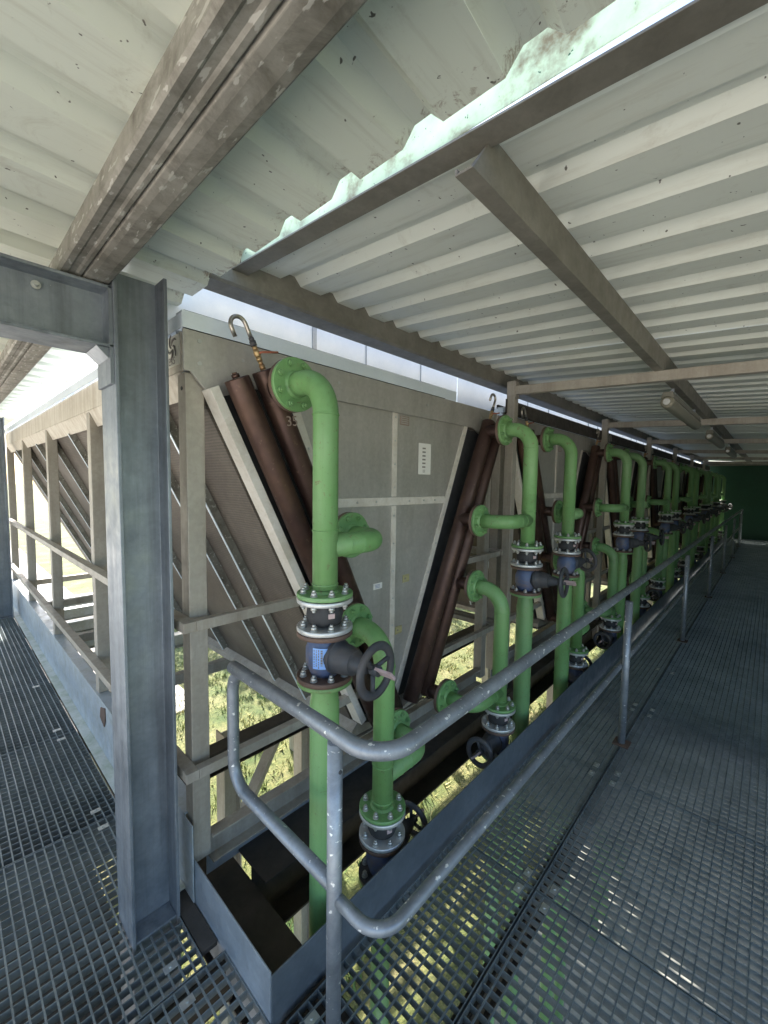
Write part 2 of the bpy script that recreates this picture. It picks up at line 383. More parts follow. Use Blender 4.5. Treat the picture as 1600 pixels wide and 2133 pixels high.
gp('a', .994, 1.99, False, (-.297, -1.340, 0), 'wide floor grating under the photographer, before the nearest aisle panel', 'wide gratings of the right walkway')
for k in range(8):
    y = .372+k*1.027
    wd = .662 if k == 0 else .6
    key = 'c0' if k == 0 else 'c'
    xx = -.397
    gp(key, 1.06 if k == 0 else .994, 1.021, True, (xx, y+.003, 0), f'floor grating of the left walkway, {ORD[k]} panel from the corner' if k else 'floor grating at the inside corner beside the toe plate', 'gratings of the left walkway',
       [(.9,.08,0),(.9,.96,0),(.3,.08,0),(.3,.96,0)] if k < 4 else [])
    gp('d', .994, 1.021, True, (-1.397, y+.003, 0), f'outer floor grating of the left walkway, {ORD[k]} panel from the corner', 'outer gratings of the left walkway')
# small filler plate beside the column
m = MB(); m.box(.602, .66, 1.45, 2.0, -.02, -.004); tag(m.build('filler_plate', M['dark']), 'dark floor plate wedged between steel column and toe plate', 'floor plate')

# ------------------------------------------------------------------ toe plate
e = empty('toe_plate', (.668, 1.085, 0), 'grey steel toe plate turning the corner around the pipe opening', 'toe plate')
m = MB(); m.box(0, 17.9, -.003, .003, -.12, .165); m.build('plate', M['toe'], e, .0015)
m = MB(); m.box(-.003, .003, .0032, .62, -.12, .175); m.build('plate', M['galv'], e, .0015)
# ------------------------------------------------------------------ handrail
e = empty('handrail', (.75, .70, 0), 'grey galvanised tube handrail with rounded corner and paint splashes along the aisle', 'handrail')
tr = MB(); p = bend([(.01,.80,1.025),(.005,.0,1.025),(17.2,0,1.025)], .115, 10)
tr.tube(p, .0242, 20); tr.build('top_rail', M['rail'], e)
lp = MB(); lp.tube(bend([(.012,.70,1.025),(.012,.805,1.025),(.012,.805,.55),(.012,.20,.545)], .10, 10), .0225, 18); lp.build('end_loop', M['rail'], e)
mr = MB(); mr.tube(bend([(0,.15,.535),(0,-.01,.535),(17.2,-.01,.535)], .085, 10), .0185, 16); mr.build('mid_rail', M['rail'], e)
px = [2.36+2.6*k for k in range(6)]
m = MB(); m.tube([(-.003,.172,-.02),(-.003,.172,1.01)], .0225, 18); m.build('post', M['rail'], e)
m = MB(); m.cyl((-.003,.1495,.93), (-.003,.147,.93), .006, n=10); m.build('screw', M['iron'], e)
for i, x in enumerate(px):
    m = MB(); m.cyl((x,-.045,-.02), (x,-.045,.985), .0225, n=18); m.add([(x-.0,-.045,.985)], []); q = m.build('post', M['rail'], e)
    m = MB(); m.box(x-.05, x+.05, -.095, -.0, .002, .010); m.build('base_plate', M['brown'], q)
m = MB(); m.tube([(17.2,0,1.025),(17.2,0,-.02)], .0225, 12); m.build('post', M['rail'], e)

# ------------------------------------------------------------------ columns and portal beams
def hsec(w, d, tw, tf, axis):
    """H polygon; flanges normal to first axis"""
    a, c = d/2, w/2
    P = [(-a,-c),(-a+tf,-c),(-a+tf,-tw/2),(a-tf,-tw/2),(a-tf,-c),(a,-c),(a,c),(a-tf,c),(a-tf,tw/2),(-a+tf,tw/2),(-a+tf,c),(-a,c)]
    return P
def column(y, label):
    e = empty('steel_column', (.515, y, 0), label, 'column', 'H-section columns of the left walkway')
    m = MB(); m.prism(hsec(.18,.171,.010,.012,0), (0,0,-3.5), (0,0,2.47), (1,0,0), (0,1,0)); m.build('shaft', M['column'], e, .002)
    m = MB(); m.box(-.072, .072, .006, .085, 2.385, 2.395); m.build('stiffener', M['column'], e)
    m = MB(); m.box(-.072, .072, -.085, -.006, .0, .008); m.build('foot_plate', M['column'], e)
    return e
def crossbeam(y, label):
    e = empty('portal_beam', (.43, y, 2.29), label, 'beam', 'H-section beams carrying the left roof')
    m = MB(); m.prism(hsec(.16,.20,.008,.010,0), (0,0,0), (-2.2,0,0), (0,0,1), (0,1,0)); m.build('beam', M['column'], e, .002)
    m = MB(); m.box(-.012, -.001, -.08, .08, -.22, .10); m.build('end_plate', M['column'], e)
    m = MB(); m.prism([(0,-.035),(-.035,0),(0,0)], (-.013,-.07,-.101), (-.013,.07,-.101), (1,0,0), (0,0,1)); m.build('haunch', M['column'], e)
    m = MB()
    for yy in (-.045, .045): m.cyl((-.16,yy-.1,.055), (-.16,yy-.1,.055+.001), .001, n=6)
    m.cyl((-.19,-.005,.06), (-.19,-.03,.06), .007, n=6); m.cyl((-.19,-.012,.06), (-.19,-.014,.06), .013, n=12); m.build('bolt', M['bolt'], e)
    return e
column(1.735, 'galvanised steel H-column standing by the corner of the pipe opening')
crossbeam(1.735, 'dark steel beam running left from the near column under the big purlin')
column(6.95, 'steel H-column at the far end of the left walkway')
crossbeam(6.95, 'steel roof beam above the far end of the left walkway')
# big purlin
P = [(.335,2.551),(.330,2.466),(.291,2.462),(.289,2.408),(.296,2.400),(.312,2.400),(.318,2.4035),(.332,2.4035),(.338,2.400),(.349,2.400),(.352,2.410),(.356,2.399),(.372,2.396),(.405,2.396),(.424,2.400),(.434,2.412),(.436,2.430),(.436,2.55)]
m = MB(); m.prism(P, (0,-2.4,0), (0,9.3,0), (1,0,0), (0,0,1)); o = m.build('roof_purlin', M['stained'], None, .002)
tag(o, 'broad weather-stained steel purlin crossing overhead under the left roof', 'purlin')
# ------------------------------------------------------------------ left roof sheets
def profile(n, P, low, sl, h, t=.0012):
    """list of (u, v) bottom then top; u across ribs"""
    hi = P-low-2*sl; pts = [(0, 0)]
    for k in range(n):
        u = k*P; pts += [(u+low, 0), (u+low+sl, h), (u+low+sl+hi, h), (u+P, 0)]
    top = [(a, c+t) for a, c in reversed(pts)]
    return pts+top
def sheet(n, P, low, sl, h, p, q, ax, ay, name, mat_):
    pr_ = profile(n, P, low, sl, h); m = MB(); p = Vector(p); q = Vector(q); ax = Vector(ax); ay = Vector(ay)
    N = len(pr_); half = N//2
    v = [p+ax*a+ay*c for a, c in pr_]+[q+ax*a+ay*c for a, c in pr_]
    fs = [(i, (i+1) % N, (i+1) % N+N, i+N) for i in range(N)]
    for i in range(half-1):
        j = N-1-i; fs += [(i, j, j-1, i+1), (N+i, N+i+1, N+j-1, N+j)]
    m.add(v, fs); return m.build(name, mat_)
PL = .267; shear = .06
for k in range(10):
    y0 = -1.70+k*4*PL*.9999; dz = (k % 2)*.0016
    o = sheet(4, PL, .150, .035, .036, (.805, y0, 2.553+dz), (-1.7, y0-shear*2.5, 2.553+dz), (0,1,0), (0,0,1), 'roof_sheet', M['roofL'])
    tag(o, f'pale trapezoidal roof sheet over the left walkway, {ORD[k]} from the camera side', 'roof sheet', 'sheets of the left roof')
m = MB(); m.prism([(0,0),(.003,0),(.003,.30),(0,.30)], (.935,-2.2,2.565), (.935,1.93,2.65), (1,0,0), (0,0,1)); o = m.build('roof_flashing', M['flash'])
tag(o, 'mint green translucent flashing strip glowing behind the jagged sheet ends', 'flashing')
# ------------------------------------------------------------------ right roof
RZ = lambda y: 2.565+.070*y
PR = .234
up = Vector((0,-.056,1)).normalized()
XE = 18.45
k = 0; x = 1.010
while x < XE-.5:
    dz = (k % 2)*.0015
    o = sheet(4, PR, .122, .034, .036, (x, -2.2, RZ(-2.2)+dz), (x, 1.80, RZ(1.80)+dz), (1,0,0), (0,0,1), 'roof_sheet', M['roofR'])
    tag(o, f'pale ribbed roof sheet over the right walkway, {ORD[k]} along the aisle', 'roof sheet', 'sheets of the right roof')
    x += 4*PR*.9999; k += 1
m = MB(); m.prism([(.950,.0175),(1.009,-.002),(1.009,-.0005),(.950,.019)], (0,-2.2,RZ(-2.2)), (0,1.80,RZ(1.80)), (1,0,0), (0,0,1))
tag(m.build('edge_trim', M['roofR']), 'narrow pale trim strip beside the steel angle at the near end of the right roof', 'roof trim')
# edge angle along Y
m = MB(); m.prism([(0,0),(.075,0),(.075,.024),(.068,.024),(.068,.006),(0,.006)], (.892,-2.3,2.413), (.892,1.76,2.641), (1,0,0), (0,0,1))
tag(m.build('edge_angle', M['purlin2'], None, .001), 'steel edge angle under the near end of the right roof', 'roof beam')
# eave beam along X
m = MB(); m.prism([(1.730,2.588),(1.742,2.578),(1.862,2.578),(1.875,2.588),(1.875,2.765),(1.860,2.765),(1.860,2.60),(1.742,2.60),(1.742,2.748),(1.730,2.748)], (.80,0,0), (XE+.2,0,0), (0,1,0), (0,0,1))
tag(m.build('eave_beam', M['purlin2'], None, .0015), 'long steel eave beam at the left edge of the right roof', 'roof beam')
# mid purlin
m = MB(); m.prism([(.556,2.4865),(.606,2.4865),(.606,2.502),(.600,2.502),(.600,2.4925),(.562,2.4925),(.562,2.604),(.556,2.604)], (.885,0,0), (XE,0,0), (0,1,0), (0,0,1))
m.v = [((.972 if a < .9 and c > 2.53 else a), b, c) for a, b, c in m.v]
tag(m.build('mid_purlin', M['purlin2'], None, .001), 'narrow steel purlin running down the middle of the right roof', 'roof beam')
XP, PITCH = 3.19, 2.55
for k in range(6):
    x = XP+PITCH*k
    m = MB(); z1 = lambda y: 2.462+.042*y; s2 = .066
    m.prism([(-.001,0),(.058,0),(.058,s2),(-.001,s2)], (x,-2.2,z1(-2.2)-s2-.003), (x,1.55,z1(1.55)-s2+.006), (1,0,0), (0,0,1))
    tag(m.build('rafter', M['frame'], None, .003), f'square tube rafter crossing the right walkway, {ORD[k]} from the camera', 'rafter', 'rafters of the right roof')
    e = empty('support_post', (x+.03, 1.59, 0), f'slim square steel post between two coolers, {ORD[k]} from the camera', 'post', 'roof support posts between the coolers')
    m = MB(); m.box(-.035,.035,-.035,.035,-.30,2.575); m.build('shaft', M['frame'], e, .004)
    m = MB(); m.box(-.036,.036,-.041,-.0352,2.44,2.56); m.build('cleat', M['frame'], e)
# far frames at the end of the roof
for i in range(2):
    m = MB(); m.box(XE-.1-.9*i, XE-.9*i, -2.2, 1.7, 2.48, 2.56)
    tag(m.build('end_frame_bar', M['purlin2']), f'steel cross bar at the far end of the right roof, {["rear","front"][i]} one', 'roof beam', 'cross bars at the far roof end')
# lamps
LAMPM = None
for k, x in enumerate((3.62, 6.35, 9.1)):
    lab = f'dusty tubular fluorescent lamp under the right roof, {ORD[k]} from the camera'
    if LAMPM is None:
        e = empty('tube_lamp', (x, .60, 2.36), lab, 'lamp', 'tubular lamps under the right roof'); LAMPM = e
        m = MB(); m.lathe((0,0,0), (1,0,0), [(0,.030),(.012,.040),(.03,.044),(.03,.044),(1.55,.044),(1.57,.040),(1.585,.03)], 18); m.build('diffuser', M['lampw'], e)
        m = MB(); m.prism([(-.04,.028),(.04,.028),(.03,.075),(-.03,.075)], (.02,0,0), (1.56,0,0), (0,1,0), (0,0,1)); m.build('housing', M['lampb'], e, .004)
        for xx in (.2, 1.35):
            m = MB(); m.box(xx, xx+.03, -.010, .010, .0751, .128); m.build('bracket', M['galv'], e)
        m = MB(); m.cyl((-.006,0,0), (-.0002,0,0), .022, n=14); m.build('end_cap', M['ring'], e)
    else:
        e = copy_tree(LAMPM); e.location = (x, .60, 2.36); e['label'] = lab
# end wall
e = empty('end_wall', (18.7, 0, 0), 'dark green sheet wall closing the far end of the aisle', 'wall')
m = MB(); m.box(0, .12, -5, 1.95, -.5, 2.57); m.build('sheet', M['wall'], e)
m = MB(); m.box(-.03, .15, -5, 1.95, 2.571, 2.62); m.build('capping', M['galv'], e)

e = empty('side_wall', (3.0, -2.25, 0), 'dark green sheet wall along the right side of the far aisle', 'wall')
m = MB(); m.box(0, 15.69, -.12, 0, -.5, 2.45); m.build('sheet', M['wall'], e)
# ------------------------------------------------------------------ platform steel
def beam(p, q, w, h, label, mt='dark', tw=.012, name='platform_beam', group='platform beams below the gratings', bev=.002):
    p = Vector(p); q = Vector(q); d = (q-p).normalized(); side = d.cross(Vector((0,0,1)))
    m = MB(); m.prism([(-w/2,-h),(w/2,-h),(w/2,-h+tw),(tw/2,-h+tw),(tw/2,-tw),(w/2,-tw),(w/2,0),(-w/2,0),(-w/2,-tw),(-tw/2,-tw),(-tw/2,-h+tw),(-w/2,-h+tw)], p, q, side, (0,0,1))
    return tag(m.build(name, M[mt], None, bev), label, 'beam', group)
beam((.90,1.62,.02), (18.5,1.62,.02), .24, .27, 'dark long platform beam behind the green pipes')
beam((.79,-1.5,-.032), (.79,8.2,-.032), .20, .24, 'dark platform beam along the toe plate side of the opening')
beam((.90,1.18,-.125+.09), (18.5,1.18,-.125+.09), .05, .14, 'thin dark channel beside the toe plate under the narrow gratings')
for k in range(7):
    beam((3.3+PITCH*k,-1.6,-.20), (3.3+PITCH*k,1.10,-.20), .16, .22, f'dark cross beam under the right walkway, {ORD[k]} along the aisle')
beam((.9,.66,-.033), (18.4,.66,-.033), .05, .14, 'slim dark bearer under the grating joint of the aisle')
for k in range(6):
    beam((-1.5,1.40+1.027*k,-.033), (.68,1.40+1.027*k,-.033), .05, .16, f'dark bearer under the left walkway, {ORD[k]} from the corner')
m = MB(); m.box(-.9, .66, 1.0, 8.6, -1.25, -1.05)  # added dark box, hides the sunlit ground seen through the gratings
tag(m.build('dark_blocker', M['dark'], None, .01), 'long dark added shade duct below the gratings of the left walkway', 'blocker')
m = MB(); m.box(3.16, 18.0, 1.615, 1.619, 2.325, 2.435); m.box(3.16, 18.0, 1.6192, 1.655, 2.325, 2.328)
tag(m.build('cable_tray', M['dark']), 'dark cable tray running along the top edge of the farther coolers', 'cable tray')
# left side base channel + kerb
e = empty('base_channel', (.66,1.74,0), 'pale galvanised base channel with mossy foot along the left walkway', 'channel')
m = MB(); m.prism([(0,.0),(.006,0),(.006,.335),(.07,.335),(.07,.342),(0,.342)], (0,0,0), (0,6.4,0), (1,0,0), (0,0,1)); m.build('web', M['base'], e, .001)
m = MB(); m.box(-.055, .0-.001, .0, 6.4, .004, .008); m.build('apron', M['kerb'], e)
m = MB(); m.prism([(0,0),(.10,-.03),(.12,-.10),(.03,-.13),(0,-.08)], (-.0065,1.20,.33), (-.0015,1.20,.33), (0,1,0), (0,0,1)); m.build('rust_patch', M['brown'], e)
m = MB(); m.box(-.0035, .0, -.085, -.001, .0, .335); m.build('end_sheet', M['base'], e)
# joists under the coolers
for k, y in enumerate((2.75, 5.2, 5.9, 6.6, 7.3, 8.0)):
    beam((.9,y,-.12), (18.5,y,-.12), .12, .16, f'platform joist under the coolers, {ORD[k]} from the opening', 'dark' if k == 0 else 'base', .008, 'platform_joist', 'joists under the coolers')
# platform legs
for i, (x, y) in enumerate(((1.55,3.15),(2.55,3.5),(5.3,1.9),(4.6,4.0),(8.0,1.9),(7.4,4.0),(10.8,1.9),(1.5,6.2),(4.6,6.6),(7.4,6.6))):
    m = MB(); m.prism(hsec(.14,.14,.008,.01,0), (x,y,GZ), (x,y,-.29), (1,0,0), (0,1,0))
    tag(m.build('steel_support', M['frame']), f'steel leg carrying the platform down to the grass, {ORD[i]} of the legs', 'steel leg', 'legs under the platform')
m = MB(); m.obox((1.6,3.2,-1.3), (2.45,3.45,-.35), .10, .05)
tag(m.build('diagonal_brace', M['frame']), 'pale diagonal brace between two platform legs under the nearest cooler', 'brace')

# ------------------------------------------------------------------ pipework pieces
def hexnut(d=1.0):
    m = MB(); m.cyl((0,0,0), (0,0,.003), .0135*d, n=14); m.cyl((0,0,.003), (0,0,.015), .0115*d, n=6); m.cyl((0,0,.015), (0,0,.023), .0065*d, n=8); return m
def mesh_of(mb, mt, name='bolt'):
    o = mb.build(name, mt); me = o.data; bpy.data.objects.remove(o); return me
BOLT = mesh_of(hexnut(), M['bolt']); BOLTG = mesh_of(hexnut(1.1), M['green'])
def bolts(parent, c, d, mesh, n=8, rad=.083, ph=.5, near=True, flip=False):
    d = Vector(d).normalized(); a = d.orthogonal().normalized(); e2 = d.cross(a)
    rot = d.to_track_quat('Z', 'Y').to_matrix().to_4x4()
    if not near:
        return
    for i in range(n):
        t = 2*math.pi*(i+ph)/n; p = Vector(c)+(a*math.cos(t)+e2*math.sin(t))*rad
        o = bpy.data.objects.new('bolt', mesh); COL.objects.link(o); o.parent = parent
        mm = rot.copy(); mm.translation = p; o.matrix_local = mm
FR = .1055
def flange(parent, c, d, t, mt, r=FR, hub=0., near=True, bolt=None, name='flange', two=False):
    """disc from c along d, thickness t; optional hub on the d side"""
    prof = [(0,r-.002),(.002,r),(t-.002,r),(t,r-.002),(t,r-.002),(t,.055)]
    if hub: prof += [(t,.055),(t+hub,.048)]
    m = MB()
    m.lathe(c, d, prof, 32 if near else 20)
    o = m.build(name, M[mt], parent)
    if bolt is not None:
        bolts(o, Vector(c)+Vector(d).normalized()*t, d, bolt, near=NB[0])
    return o

NB = [True]
YP = 1.22; YF = 1.42; PRD = .0475
def riser(cx, side, upper, k, fl1, fl2, near):
    """one vertical line. side -1 left coil, +1 right coil. fl = half-widths of nozzles; coordinates are world"""
    x1 = cx+side*fl1[0]; z1 = fl1[1]; x2 = cx+side*fl2[0]; z2 = fl2[1]
    sgn = -side                                             # branch leaves towards the V centre
    zj = 1.335 if upper else .285+(.05 if side > 0 else 0)  # top of joint flange
    which = 'upper' if upper else 'lower'
    sidew = 'left' if side < 0 else 'right'
    ordc = ORD[k]
    e = empty('pipe_riser', (x1, YP, zj), f'green {"feed" if upper else "return"} riser with two {which} branches at the {sidew} coil of the {ordc} cooler', 'pipe', 'green pipe risers in front of the coolers')
    L = lambda x, y, z: (x-x1, y-YP, z-zj)
    n = 24 if near else 14
    rise = MB(); rise.tube(bend([L(x1,YF-.012,z1), L(x1,YP,z1), L(x1,YP,zj+.012)], .135, 10), PRD, n)
    rise.tube([L(x1,YP,z1-.137), L(x1,YP,z1-.135), L(x1,YP,z1-.131), L(x1,YP,z1-.129)], [PRD, PRD+.0016, PRD+.0016, PRD], n, False)
    for zw in (z1-.136, z2+.062, zj+.03): rise.torus(L(x1,YP,zw), (0,0,1), PRD+.0006, .0026, n, 6)
    rise.build('elbow_pipe', M['green'], e)
    flange(e, L(x1,YF,z1), (0,-1,0), .018, 'green', bolt=BOLTG, hub=.012, near=near)
    br = MB(); zb = z2
    rb = .045 if upper else .043
    br.tube(bend([L(x1+sgn*.02,YP,zb), L(x2,YP,zb), L(x2,YF-.012,zb)], .10, 9), rb, n)
    for d in (.10, .17):
        if abs(x2-x1) > d+.1: br.torus(L(x1+sgn*d,YP,zb), (1,0,0), rb, .0022, n, 6)
    br.build('branch_pipe', M['green'], e)
    flange(e, L(x2,YF,zb), (0,-1,0), .018, 'green', bolt=BOLTG, hub=.012, near=near)
    jf = flange(e, L(x1,YP,zj-.016), (0,0,1), .016, 'green', bolt=BOLT, hub=.010, near=near, name='joint_flange')
    # lower pipe
    zl = zj-.335
    lo = MB()
    if upper: lo.lathe(L(x1,YP,zl), (0,0,-1), [(0,.049),(.02,.049),(.05,.050),(.10,.057),(.16,.057),(zl-GZ,.057)], n)
    else: lo.lathe(L(x1,YP,zl), (0,0,-1), [(0,.0445),(zl-GZ,.0445)], n)
    lo.build('lower_pipe', M['green'], e)
    flange(e, L(x1,YP,zl+.001), (0,0,-1), .016, 'green', near=near, hub=.01, name='lower_flange')
    # expansion joint
    ej = empty('expansion_joint', (x1,YP,zj-.032), f'black rubber expansion joint with pale rings below the {which} {sidew} riser of the {ordc} cooler', 'pipe joint', 'rubber expansion joints')
    m = MB(); m.lathe((0,0,.0), (0,0,-1), [(0,.062),(.012,.060),(.03,.067),(.05,.070),(.072,.066),(.088,.060)], n, True); m.build('bellows', M['black'], ej)
    t1 = flange(ej, (0,0,-.004), (0,0,1), .0165, 'ring', near=near, name='ring')
    if NB[0]: bolts(t1, (0,0,-.004), (0,0,-1), BOLT)
    t2 = flange(ej, (0,0,-.1115), (0,0,1), .017, 'ring', near=near, name='ring', bolt=BOLT)
    if near:
        m = MB(); ang = -1.9; m.prism([(-.012,-.009),(.012,-.009),(.012,.009),(-.012,.009)], (math.cos(ang)*.066,math.sin(ang)*.066,-.045), (math.cos(ang)*.0712,math.sin(ang)*.0712,-.045), (-math.sin(ang),math.cos(ang),0), (0,0,1)); m.build('tag', M['plastic'], ej)
    # valve
    key = (side, upper, k)
    dirs = {(-1,True,0):-84, (1,True,0):-85, (-1,False,0):1, (1,False,0):181, (-1,True,1):-20, (1,True,1):-60, (-1,False,1):2, (1,False,1):178}
    a = R(dirs.get(key, (-60 if upper else (0 if side < 0 else 180))+random.Random(k*4+side+upper).uniform(-15, 15)*(1 if upper else .3)))
    d = Vector((math.cos(a), math.sin(a), (-.01 if k == 0 and side < 0 else .04) if upper else .06)).normalized()
    ve = empty('gate_valve', (x1,YP,zj-.145), f'blue gate valve with black handwheel on the {which} {sidew} riser of the {ordc} cooler', 'valve', 'handwheel valves on the risers')
    flange(ve, (0,0,-.018), (0,0,1), .0165, 'brown', near=near, name='flange')
    ft = flange(ve, (0,0,-.190), (0,0,1), .019, 'brown' if upper else 'iron', near=near, name='flange', bolt=BOLT)
    m = MB(); m.lathe((0,0,-.018), (0,0,-1), [(0,.052),(.02,.060),(.05,.072),(.10,.072),(.135,.060),(.154,.052)], n); m.build('body', M['blue'], ve)
    c = Vector((0,0,-.090))
    m = MB(); m.lathe(c+d*.03, d, [(0,.056),(.030,.056),(.032,.064),(.032,.064),(.045,.064),(.045,.064),(.047,.056),(.085,.055),(.10,.052),(.125,.046),(.125,.046),(.13,.034),(.155,.032),(.185,.022)], n); m.build('bonnet', M['iron'], ve)
    wc = c+d*(.25 if upper else .235)
    wh = MB(); wr = .088 if upper else .078; wh.torus(wc, d, wr-.002, .0165, 40 if near else 24, 10, .75)
    sp = d.orthogonal().normalized(); s3 = d.cross(sp)
    for i in range(3):
        t = 2*math.pi*i/3+.6; v = sp*math.cos(t)+s3*math.sin(t); wh.tube([wc-d*.012+v*.012, wc-d*.006+v*(wr*.55), wc+v*wr], [.009,.008,.008], 8)
    wh.cyl(wc-d*.02, wc+d*.014, .019, n=14); wh.build('handwheel', M['iron'], ve)
    m = MB(); q = wc+d*.004; sv2 = sp; m.obox(q+s3*.010, q+s3*.010+d*.070, .010, .016, s3); m.obox(q-s3*.012, q-s3*.012+d*.070, .010, .016, s3); m.obox(q+d*.062-s3*.02, q+d*.062+s3*.02, .011, .012, d); m.build('position_gauge', M['plastic'], ve)
    if near and upper and side < 0 and k == 0:
        # label plate wrapped on the valve body
        m = MB(); pts = []
        for i in range(9):
            t = R(-165+i*12); pts.append(t)
        v = []; fs = []
        for i, t in enumerate(pts):
            for j, zz in enumerate((-.050,-.128)):
                rr3 = .0735; v.append((math.cos(t)*rr3, math.sin(t)*rr3, zz-(.0 if i < 5 else (i-4)*.004)))
        for i in range(8): fs.append((2*i, 2*i+2, 2*i+3, 2*i+1))
        m.add(v, fs, True); m.build('label_plate', mat('blue_label_print', (.25,.45,.85), .4), ve)
        m = MB()
        lr = random.Random(5)
        for r4 in range(4):
            t1_ = R(-162+r4*7); t2_ = R(-159+r4*7+(3 if r4 == 3 else 0)); za = -.053-lr.uniform(0,.004)
            while za > -.118:
                ln = lr.uniform(.003,.009)
                m.add([(math.cos(t1_)*.0742, math.sin(t1_)*.0742, za), (math.cos(t2_)*.0742, math.sin(t2_)*.0742, za), (math.cos(t2_)*.0742, math.sin(t2_)*.0742, za-ln), (math.cos(t1_)*.0742, math.sin(t1_)*.0742, za-ln)], [(0,1,2,3)]); za -= ln+lr.uniform(.0015,.004)
        m.build('label_lines', M['ink'], ve)

# ------------------------------------------------------------------ coolers
Y0, Y1 = 1.68, 7.6
NV = 7
HW = {'f1': (.89,2.13), 'f2': (.58,1.505), 'f3': (.55,1.07), 'f4': (.24,.42)}
def text_mesh(body, size, name, mt, parent, mtx):
    cu = bpy.data.curves.new(name, 'FONT'); cu.body = body; cu.size = size; cu.extrude = .0006; cu.align_x = 'CENTER'
    to = bpy.data.objects.new(name, cu); COL.objects.link(to)
    bpy.context.view_layer.update()
    me = bpy.data.meshes.new_from_object(to.evaluated_get(bpy.context.evaluated_depsgraph_get())); bpy.data.objects.remove(to)
    me.materials.clear(); me.materials.append(mt); o = bpy.data.objects.new(name, me); COL.objects.link(o); o.parent = parent; o.matrix_local = mtx; return o
def cooler(k):
    near = k < 2
    cx = 1.88+PITCH*k
    e = empty('dry_cooler', (cx, Y0, 0), ['V-shaped grey dry cooler with brown header pipes nearest the column', 'V-shaped dry cooler second from the column behind the first post'][k] if k < 2 else f'V-shaped dry cooler with brown headers, {ORD[k]} along the aisle', 'cooler', 'V-shaped dry coolers in a row')
    inner = lambda z: max(.79-.42*(2.23-z), .0)
    outer = lambda z: 1.15-.49*(2.12-z)
    L = Y1-Y0
    # end panel (V)
    m = MB(); m.prism([(-inner(2.20),2.20),(-inner(.37)-.01,.37),(inner(.37)+.06,.37),(inner(2.20)+.055,2.20)], (0,0,0), (0,.004,0), (1,0,0), (0,0,1)); ep = m.build('end_panel', M['panel'], e)
    m = MB(); m.box(-.012,.03,-.006,-.0005,.60,1.61); m.box(-.012,.03,-.006,-.0005,1.665,2.17); m.box(-inner(1.64),inner(1.64),-.008,-.0005,1.612,1.660)
    for s in (-1,1):
        ex = .055 if s > 0 else 0; m.obox((s*(inner(2.19)-.028+ex),-.004,2.19),(s*(inner(.40)+ex*.6),-.004,.42), .045, .006, (0,-1,0))
    m.build('cover_strip', M['edge'], e, .001)
    if near:
        m = MB()
        for zz in [.7+.17*i for i in range(6)]+[1.72+.14*i for i in range(4)]: m.cyl((.009,-.006,zz),(.009,-.010,zz),.006,n=8)
        for xx in (-.3,-.15,.15,.3,.42): m.cyl((xx,-.008,1.636),(xx,-.012,1.636),.006,n=8)
        for s in (-1,1):
            for i in range(9):
                zz = 2.1-.19*i; m.cyl((s*(inner(zz)-.028+(.055 if s > 0 else 0)),-.007,zz),(s*(inner(zz)-.028+(.055 if s > 0 else 0)),-.011,zz),.006,n=8)
        tag(m.build('screws', M['bolt'], ep), kind='stuff')
    # top box
    m = MB(); m.prism([(-1.22,2.32),(-1.22,2.165),(-1.195,2.165),(-1.12,2.085),(-1.08,2.085),(-.86,2.165),(.86,2.165),(1.08,2.085),(1.12,2.085),(1.195,2.165),(1.22,2.165),(1.22,2.32)], (0,-.020,0), (0,-.0065,0), (1,0,0), (0,0,1)); tp = m.build('top_panel', M['panel'], e, .002)
    if near:
        m = MB()
        for xx, zz in ((-1.16,2.285),(-1.16,2.20),(-.98,2.25),(.98,2.25),(1.16,2.285),(-.45,2.255),(.3,2.25)): m.cyl((xx,-.020,zz),(xx,-.024,zz),.008,n=12)
        tag(m.build('rivets', M['bolt'], tp), kind='stuff')
    for s in (-1, 1):
        m = MB(); xs = s*1.205
        m.prism([(xs-.004,2.32),(xs-.004,2.17),(xs+.004,2.17),(xs+.004,2.32)], (0,.03,0), (0,L,0), (1,0,0), (0,0,1))
        m.prism([(s*1.2091,2.168),(s*1.165,2.075),(s*1.158,2.078),(s*1.2011,2.171)][::-1], (0,.05,0), (0,L,0), (1,0,0), (0,0,1)); sf = m.build('side_fascia', M['fascia'], e)
    if k == 0:
        # maker's plate with emblem on the side fascia
        m = MB(); m.prism([(.04,2.20),(.20,2.20),(.20,2.315),(.04,2.315)], (-1.2125,0,0), (-1.2095,0,0), (0,1,0), (0,0,1)); pl = m.build('name_plate', mat('cream_plate', (.66,.64,.55), .5), sf)
        m = MB()
        for i in range(5):
            a0 = R(72*i); pts = [(-1.2132, .11+math.cos(a0+t*.35)*(.008+t*.009)*1.1, 2.272+math.sin(a0+t*.35)*(.008+t*.009)*1.2) for t in range(5)]; m.tube(pts, [.002,.004,.005,.004,.002], 6)
        m.build('emblem', M['ink'], pl)
        text_mesh('ERS', .042, 'lettering', M['ink'], pl, Matrix.Translation((-1.2129,.115,2.207)) @ Matrix.Rotation(R(-90),4,'Z') @ Matrix.Rotation(R(90),4,'X'))
    # lid angle, zinc coloured as sky-lit, and fan deck behind it
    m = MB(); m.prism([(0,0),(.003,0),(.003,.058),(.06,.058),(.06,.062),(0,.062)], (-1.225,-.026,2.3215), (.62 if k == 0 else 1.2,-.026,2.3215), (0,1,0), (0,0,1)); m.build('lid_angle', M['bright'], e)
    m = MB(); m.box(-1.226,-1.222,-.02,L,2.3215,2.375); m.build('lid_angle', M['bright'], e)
    m = MB(); m.box(-1.19,(.60 if k == 0 else 1.19),.045,.06,2.346,2.412); m.build('shade_strip', M['black'], e)  # black strip painting in the shade line above the lid angle
    m = MB(); m.box(-1.273,1.273,.40,.404,2.346,2.74); fh = m.build('fan_housing', M['bright'], e)
